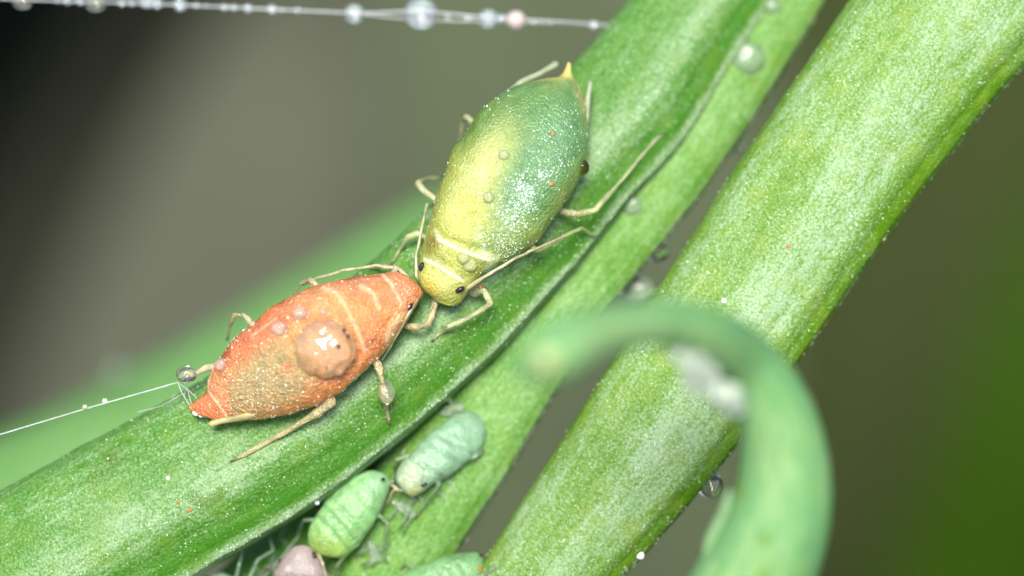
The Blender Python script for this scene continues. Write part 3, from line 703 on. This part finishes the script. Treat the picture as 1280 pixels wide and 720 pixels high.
# ---- nymphs
def nymph(rows, legs, base, label, eyes, ants, seed, belly=(0, 0, 0), lines=(), legc=(0.25, 0.35, 0.18), spots=None):
    def cf(q, V):
        n = noise3(V, 3, seed)[:, None] * 0.6 + noise3(V, 9, seed + 2)[:, None] * 0.4
        c = np.array(base)[None] * (1 + 0.28 * n)
        if spots:
            for (x, y, r, k, cc) in spots: c = lay(c, np.clip(blob(q, x, y, r, r) * k, 0, 1), cc)
        return c
    r, o, v = aphid('nymph', rows, legs, cf, legc, M_NYM, label, 'aphid nymph', None, 0.015, lines, (base[0] * 0.75, base[1] * 0.8, base[2] * 0.75), seed, 0.02, 0.008, grooves=[(l, 3.2, 0.028) for l, _, _ in lines])
    for e in eyes: eye(r, o, *e)
    for a in ants: antenna(r, o, a, M_ANTO)
    return r
yel = (0.20, 0.28, 0.04)
nymph([(386, 676, 396, 692, 0.72, 0.7), (389, 656, 424, 697, 0.70, 0.7), (404, 632, 448, 680, 0.68, 0.72), (422, 612, 466, 656, 0.68, 0.72), (445, 596, 480, 632, 0.70, 0.72), (463, 589, 487, 612, 0.74, 0.72), (477, 590, 487, 600, 0.78, 0.75)],
      [[(455, 665, 0.75, 5), (446, 680, 0.65, 4.5), (430, 695, 0.7, 4), (418, 712, 0.9, 3)],
       [(470, 640, 0.8, 4), (484, 655, 0.6, 3.5), (479, 680, 0.8, 2.6), (484, 705, None, 2)],
       [(482, 612, 0.8, 4), (490, 602, 0.65, 3.5), (495, 590, 0.9, 2.4)],
       [(400, 650, 0.85, 4), (380, 650, 0.9, 3), (372, 668, 1.3, 2.2)]],
      (0.165, 0.31, 0.115), 'pale green oval nymph in the crevice, yellowish at its rear', [(479, 599, 0.56, 2.6, 2.2, 0)], [[(486, 603, 0.7, 2.4), (498, 612, 0.65, 2), (512, 616, None, 1.6)]], 21,
      spots=[(395, 690, 24, 0.9, yel), (425, 690, 18, 0.7, yel), (470, 600, 22, 0.5, (0.17, 0.30, 0.18)), (430, 650, 16, 0.4, (0.07, 0.2, 0.05))],
      lines=[([(404, 632), (448, 680)], 2.0, 0.5), ([(413, 622), (458, 668)], 2.0, 0.5), ([(433, 604), (473, 644)], 2.0, 0.5), ([(396, 645), (436, 688)], 2.0, 0.4)])
nymph([(588, 513, 604, 524, 1.10, 0.7), (566, 519, 608, 546, 1.0, 0.7), (541, 540, 594, 570, 0.85, 0.72), (520, 560, 568, 592, 0.72, 0.74), (504, 577, 545, 604, 0.64, 0.76), (496, 592, 529, 615, 0.62, 0.78), (500, 606, 518, 621, 0.64, 0.8)],
      [[(512, 570, 0.8, 4.5), (496, 574, 0.75, 4), (492, 585, 0.9, 3.4), (504, 560, 1.2, 2.4), (520, 545, 1.5, 2)],
       [(545, 595, 0.75, 5), (549, 606, 0.6, 4), (536, 622, 0.7, 3.2), (520, 648, None, 2.2)],
       [(575, 580, 0.9, 4), (592, 572, 0.8, 3.4), (606, 562, None, 2.4)],
       [(545, 540, 1.0, 4), (528, 536, 1.1, 3.4), (518, 545, 1.4, 2.4)]],
      (0.165, 0.275, 0.165), 'pale bluish-green nymph with whitish head wedged between two stems', [(530, 606, 0.50, 4.5, 2.2, -25)], [[(504, 612, 0.6, 2.4), (492, 612, 0.65, 2), (484, 628, 0.8, 1.6)]], 27,
      spots=[(508, 600, 26, 1.0, (0.24, 0.29, 0.17)), (519, 617, 10, 0.8, (0.25, 0.24, 0.07))],
      lines=[([(541, 540), (594, 570)], 2.0, 0.45), ([(530, 550), (580, 582)], 2.0, 0.45), ([(510, 570), (555, 598)], 2.0, 0.4)])
nymph([(352, 800, 408, 800, 1.0, 0.8), (340, 755, 414, 755, 0.85, 0.8), (341, 722, 409, 722, 0.75, 0.8), (349, 700, 401, 700, 0.72, 0.8), (360, 688, 392, 688, 0.72, 0.8), (370, 684, 384, 684, 0.73, 0.8)],
      [[(346, 715, 0.85, 4), (334, 708, 0.8, 3.4), (326, 722, 0.95, 2.6), (318, 735, 1.2, 2)],
       [(404, 715, 0.8, 4), (416, 722, 0.7, 3.4), (428, 712, 0.9, 2.4)]],
      (0.23, 0.185, 0.165), 'pinkish-grey nymph with a dark eye below the pale oval one', [(393, 694, 0.58, 2.6, 4.6, -25), (350, 702, 0.7, 2.2, 4, 15)], [[(397, 690, 0.7, 2.8), (404, 705, 0.6, 2.2), (410, 730, 0.7, 1.8)]], 33, legc=(0.17, 0.2, 0.12),
      lines=[([(340, 722), (409, 722)], 1.8, 0.4)])
nymph([(594, 690, 604, 696, 0.85, 0.6), (571, 691, 604, 718, 0.8, 0.6), (542, 699, 590, 742, 0.75, 0.62), (508, 715, 566, 775, 0.75, 0.62), (485, 742, 535, 800, 0.8, 0.65), (480, 775, 505, 805, 0.9, 0.7)],
      [[(585, 735, 0.7, 4.5), (600, 722, 0.6, 4.2), (618, 710, 0.55, 3.6), (634, 700, 0.6, 2.6)],
       [(520, 712, 0.9, 4), (506, 704, 0.9, 3), (498, 716, 1.1, 2.2)]],
      (0.13, 0.255, 0.10), 'green nymph with dark crosswise notches lying against the thick stem', [(601, 694, 0.78, 2.4, 2.0, 0)], [], 39,
      lines=[([(x, 728 - (x - 520) * 0.42), (x + 10, 745 - (x - 520) * 0.42)], 2.4, 0.85) for x in (522, 536, 549, 562, 574)], spots=[(602, 711, 4, 0.9, (0.45, 0.12, 0.01))])
nymph([(228, 738, 236, 775, 1.0, 0.7), (252, 719, 258, 785, 0.9, 0.7), (280, 716, 286, 785, 0.9, 0.7), (306, 727, 308, 765, 0.95, 0.7), (316, 740, 316, 750, 1.0, 0.7)],
      [[(295, 725, 0.9, 4), (299, 705, 0.75, 3.6), (303, 690, 1.0, 2.6), (300, 680, 1.3, 2)],
       [(308, 730, 0.95, 4), (322, 700, 0.85, 3), (341, 688, 0.95, 2.6), (338, 672, 1.2, 2.2)],
       [(312, 738, 0.95, 3.6), (345, 705, 0.9, 2.8), (372, 672, 1.1, 2.4), (378, 650, 1.4, 2)]],
      (0.16, 0.24, 0.15), 'pale nymph mostly hidden under the aphid stem, long glassy legs', [], [], 45, legc=(0.24, 0.34, 0.22))

# ---- cast skins among the nymphs
M_HUSK = plain('cast_skin', (0.48, 0.62, 0.38), 0.25, 0.3, 12, 0.6, Transmission_Weight=0.82)
for (x, y_, L_, ang, sd, lb) in [(506, 636, 30, 35, 3, 'crumpled glassy cast skin between the two pale nymphs'), (566, 512, 26, -20, 7, 'glassy cast skin behind the tail of the bluish nymph'), (468, 690, 24, 60, 11, 'shrivelled cast skin on the stem below the pale oval nymph')]:
    yy = min(surf(x, y_), 1.7); a = math.radians(ang); dx, dy = math.cos(a) * L_ / 2, math.sin(a) * L_ / 2
    ps = [ball(P(x + dx * t, y_ + dy * t, yy - 0.05), 0.085 * (1.1 - abs(t) * 0.6), 1, 0.6, 1, 20, 14, 0.4, sd + int(t * 3), 2.5) for t in (-1, -0.4, 0.2, 0.8)]
    for t, w_ in ((-0.6, 1), (0, -1), (0.5, 1), (0.2, -1), (0.9, 1)):
        nx, ny = -dy * w_ * 1.6, dx * w_ * 1.6
        ps.append(tube(np.array([P(x + dx * t, y_ + dy * t, yy - 0.05), P(x + dx * t + nx * 0.7, y_ + dy * t + ny * 0.7, yy - 0.14), P(x + dx * t * 1.4 + nx * 1.3, y_ + dy * t + ny * 1.3, yy + 0.02)]), [0.02, 0.016, 0.012], 8, 5))
    V, F = remesh(*merge(ps), 0.012, 1)
    single('cast_skin', V, F, M_HUSK, P(x, y_, yy), lb, 'cast skin')

r3 = np.random.default_rng(12); fib = []
for k in range(70):
    x = 300 + 270 * r3.random(); y_ = 714 - (x - 258) * 0.67 + 22 + 70 * r3.random(); yy = min(surf(x, y_), 1.6) - 0.05 * r3.random(); a = r3.random() * 6.28; L_ = 8 + 16 * r3.random()
    fib.append(tube(np.array([P(x, y_, yy), P(x + L_ * 0.5 * math.cos(a) + r3.normal() * 2, y_ + L_ * 0.5 * math.sin(a) + r3.normal() * 2, yy - 0.06), P(x + L_ * math.cos(a + 0.4), y_ + L_ * math.sin(a + 0.4), yy - 0.02)]), [0.006, 0.005, 0.004], 5, 4))
V, F = merge(fib)
single('fibre_litter', V, F, M_SILK, P(430, 640, 1.2), 'pale fine fibres littering the crevice around the nymphs', 'fibres', kind='stuff')

# ------------------------------------------------------------------ drops
def drop(px, py, r, y, mat, label, sx=1, sy=0.8, sz=1, lump=0.03, seed=1, group=None, name='water_drop', cat='drop'):
    c = P(px, py, y); k = r / 100 * (D + y) / D
    V, F = ball(c, k, sx, sy, sz, 32, 20, lump, seed, 1.6)
    return single(name, V, F, mat, c + np.array([0, k * sy, 0]), label, cat, group)

# on the orange aphid
y = sO(406, 436)
V, F = ball((0, 0, 0), 1, 0.37, 0.25, 0.36, 72, 48, 0.09, 4, 3.8)
single('honeydew_drop', V + P(406, 436, y + 0.02), F, M_DOME, P(406, 436, y + 0.2), 'large lumpy honeydew drop on the back of the orange aphid', 'drop')
for k, (px, py) in enumerate([(430, 413), (435, 420), (423, 433), (408, 460)]):
    V, F = ball(P(px, py, y - 0.22 + 0.10 * (k == 3)), 0.024, 1.0, 0.7, 1.2, 10, 8, 0.3, k)
    single('dark_speck', V, F, M_SPECK, P(px, py, y - 0.2), 'tiny dark speck on the large honeydew drop', 'speck', 'specks on the honeydew drop')
for (px, py, r, lb) in [(375, 392, 10, 'clear round bead on the orange aphid, between its back edge and the large drop'), (349, 411, 11, 'flattened clear bead on the reddish flank of the orange aphid'), (277, 456, 9, 'small irregular bead near the tail end of the orange aphid'), (404, 390, 5, 'tiny bead by the white collar line of the orange aphid')]:
    yy = sO(px, py)
    drop(px, py, r, yy, M_DEWBEAD, lb, 1, 0.75, 0.9, 0.12, px)
drop(233, 468, 12, 0.0, M_DEW, 'amber-clear drop at the end of the far siphuncle of the orange aphid', 1.1, 0.9, 0.9, 0.1, 3)
drop(483, 491, 12, -0.22, M_DEW, 'clear drop clasping the middle leg of the orange aphid', 0.9, 0.9, 1.2, 0.08, 5)
# on the green aphid
for (px, py, r, lb) in [(630, 194, 7, 'tiny clear bead on the pale yellow flank of the green aphid'), (611, 247, 7, 'tiny clear bead where yellow meets green on the green aphid'), (588, 330, 9, 'clear bead just behind the head of the green aphid'), (579, 322, 8, 'flattened bright bead on the collar of the green aphid')]:
    yy = sG(px, py)
    drop(px, py, r, yy, M_BEADG, lb, 1, 0.7, 1, 0.1, px)
drop(728, 209, 9.5, 0.20, M_AMBER, 'dark amber drop on the flank of the green aphid', 0.9, 0.9, 1.1, 0.03, 8)
for (px, py) in [(691, 167), (689, 230), (601, 297 + 62)]:
    yy = sG(px, py)
    if yy is None: yy = surf(px, py)
    V, F = ball(P(px, py, yy), 0.028, 1, 0.6, 1, 10, 8, 0.2, px)
    single('rust_speck', V, F, M_RUST, P(px, py, yy), 'tiny orange grain stuck to the green aphid', 'speck', 'orange grains on the green aphid')
for (px, py, r, m_, lb) in [(238, 637, 2.6, M_RUST, 'tiny rust-coloured grain on the stem under the orange aphid'), (222, 628, 2.0, M_RUST, 'smallest rust-coloured grain on the stem under the orange aphid'), (210, 598, 2.6, M_WHITE, 'tiny white grain on the stem between the yellow stain and the hind leg'), (396, 628, 3.2, M_WHITE, 'white grain on the stem edge above the pale oval nymph'),
                            (905, 376, 3.4, M_WHITE, 'white grain on the thick stem just above the tendril bend'), (985, 308, 2.4, M_RUST, 'tiny rust-coloured grain on the thick stem above the tendril')]:
    yy = surf(px, py); V, F = ball(P(px, py, yy), r / 100, 1, 0.8, 1, 12, 8, 0.25, px)
    single('grain', V, F, m_, P(px, py, yy), lb, 'grain')
# on the stems
for (px, py, r, mat, lb, dy) in [(935, 73, 21, M_CREAM, 'milky round drop high on the forked stem', 0), (965, 8, 11, M_CREAM, 'smaller milky drop above the round one on the forked stem', 0), (922, 184, 9, M_CREAM, 'small pinkish drop hanging at the edge of the forked stem', 0.1),
                                (790, 256, 13, M_CREAM, 'faint whitish drop on the forked stem beside the long hind leg', 0), (822, 316, 13, M_WATER, 'clear drop on the edge of the forked stem, facing the gap', 0.1), (798, 364, 20, M_CREAM, 'large blurred drop where the tendril passes the forked stem', 0.1),
                                (888, 606, 16, M_WATER, 'clear grey drop hanging from the edge of the thick stem beside the tendril', 0.05), (800, 694, 5, M_WHITE, 'tiny white grain on the lower edge of the thick stem', 0), (146, 466, 9, M_CREAM, 'blurred pale drop on the far blurred stem', 0)]:
    yy = 12.2 if px == 146 else surf(px, py)
    if px == 888: yy = 0.75
    if px == 922: yy = 2.15
    if px in (822, 798): yy = 1.8
    drop(px, py, r, yy + dy, mat, lb, 1, 0.45, 1, 0.1, px)
r2 = np.random.default_rng(4); flakes = []
for k in range(46):
    t = r2.random(); x = 852 + 62 * t + r2.normal() * 8; y_ = 436 + 68 * t + r2.normal() * 8
    flakes.append(ball(P(x, y_, -5.25 + 0.95 * t + r2.normal() * 0.05), 0.04 + 0.09 * r2.random() * (1.2 - abs(t - 0.5)), 1.0, 0.6, 1.0, 12, 8, 0.3, k, 2.2))
V, F = merge(flakes)
V, F = remesh(V, F, 0.025, 2)
single('wax_fluff', V, F, M_FLUFF, P(886, 474, -3.2), 'whitish waxy fluff on the inner bend of the tendril', 'wax fluff')
V, F = remesh(*merge([tube(np.array([P(882, 705, -2.75), P(888, 675, -2.9), P(905, 640, -3.05), P(912, 615, -3.1)]), [0.05, 0.07, 0.07, 0.04], 10, 8)]), 0.02, 1)
single('wax_fluff', V, F, M_STREAK, P(890, 670, -2.9), 'thin whitish wax streak low on the inner edge of the tendril', 'wax fluff')

# ------------------------------------------------------------------ silk threads
def thread(pts, r, label, extra=()):
    p = np.array([P(*q) for q in pts]); parts = [tube(p, np.full(len(p), r), 6, 14)]
    for e, rr in extra: parts.append(tube(np.array([P(*q) for q in e]), np.full(len(e), rr), 5, 10))
    V, F = merge(parts)
    return single('silk_thread', V, F, M_SILK, p[len(p) // 2], label, 'thread')
YT = 1.8
thread([(-420, -22, YT), (-60, -4, YT), (200, 5, YT), (440, 16, YT), (525, 14, YT), (612, 22, YT), (700, 27, YT), (770, 32, YT + 0.15)], 0.011, 'silk thread strung with drops, stretched to the stem above the green aphid',
       [([(440, 16, YT), (490, 22, YT), (560, 26, YT), (640, 27, YT), (770, 33, YT + 0.15)], 0.008)])
TD = [(28, -1, 12, 'honey'), (120, 1, 13, 'honey'), (183, 1, 9, 'bunch'), (196, 4, 7, 'bunch'), (225, 6, 8, 'bunch'), (443, 17, 12, 'split'), (526, 17, 20, 'largest'), (610, 23, 12, 'beside'), (627, 23, 6, 'wedged'), (645, 25, 12, 'pink')]
TL = {'honey': 'honey-tinted drop on the beaded silk thread before the dark background', 'bunch': 'one of three clear drops bunched on the thread beside the honey-tinted ones',
      'split': 'clear drop on the thread where it splits into two strands', 'largest': 'largest clear drop on the beaded silk thread', 'beside': 'clear drop on the thread between the largest drop and the pinkish one',
      'wedged': 'small droplet wedged against the pinkish drop on the thread', 'pink': 'pinkish cloudy drop on the beaded silk thread'}
for k, (px, py, r, t) in enumerate(TD):
    drop(px, py, r, YT, {'pink': M_PINK, 'honey': M_DEW}.get(t, M_BEAD), TL[t], 1.05, 1, 0.95, 0.04, k, 'drops on the silk thread')
for k, px in enumerate([72, 84, 100, 152, 165, 245, 258, 280, 292, 310, 340, 352, 372, 470, 560, 585, 668, 690, 742]):
    py = np.interp(px, [0, 200, 440, 770], [-1, 5, 16, 32]); r = 2.2 + 2.0 * rng.random() + (1.5 if px in (310, 340, 742) else 0)
    drop(px, py, r, YT, M_BEAD, 'bead-sized droplet on the beaded silk thread', 1.1, 1, 1, 0.02, k, 'bead-sized droplets on the silk thread', 'droplet', 'droplet')
Y0 = 0.2
thread([(-420, 668, Y0), (-200, 603, Y0), (0, 543, Y0), (110, 510, Y0), (222, 478, Y0)], 0.007, 'fine silk thread running from the orange aphid tail over the stem',
       [([(222, 478, Y0), (228, 492, 0.15), (238, 508, 0.05)], 0.006), ([(222, 478, Y0), (236, 488, 0.1), (246, 498, 0.0)], 0.005), ([(228, 492, 0.15), (222, 496, 0.2), (200, 508, 0.25), (172, 515, 0.3)], 0.004), ([(0, 543, Y0), (-30, 570, Y0), (-90, 610, Y0)], 0.005), ([(230, 494, 0.15), (234, 486, 0.12), (240, 508, 0.05)], 0.004)])
for (px, py, r, lb) in [(106, 509, 3.2, 'brownish grain caught on the fine silk thread'), (131, 501, 2.8, 'white grain caught on the fine silk thread')]:
    drop(px, py, r, Y0, M_WHITE if px > 110 else M_ANTO, lb, 1, 1, 1, 0.2, px, None, 'grain', 'grain')

# sunlight focused through the drops falls on what lies beneath them
sl.cycles.is_caustics_light = True
for ob in sc.objects:
    if ob.type == 'MESH':
        if ob.name.startswith(('honeydew_drop', 'water_drop')): ob.cycles.is_caustics_caster = True
        else: ob.cycles.is_caustics_receiver = True
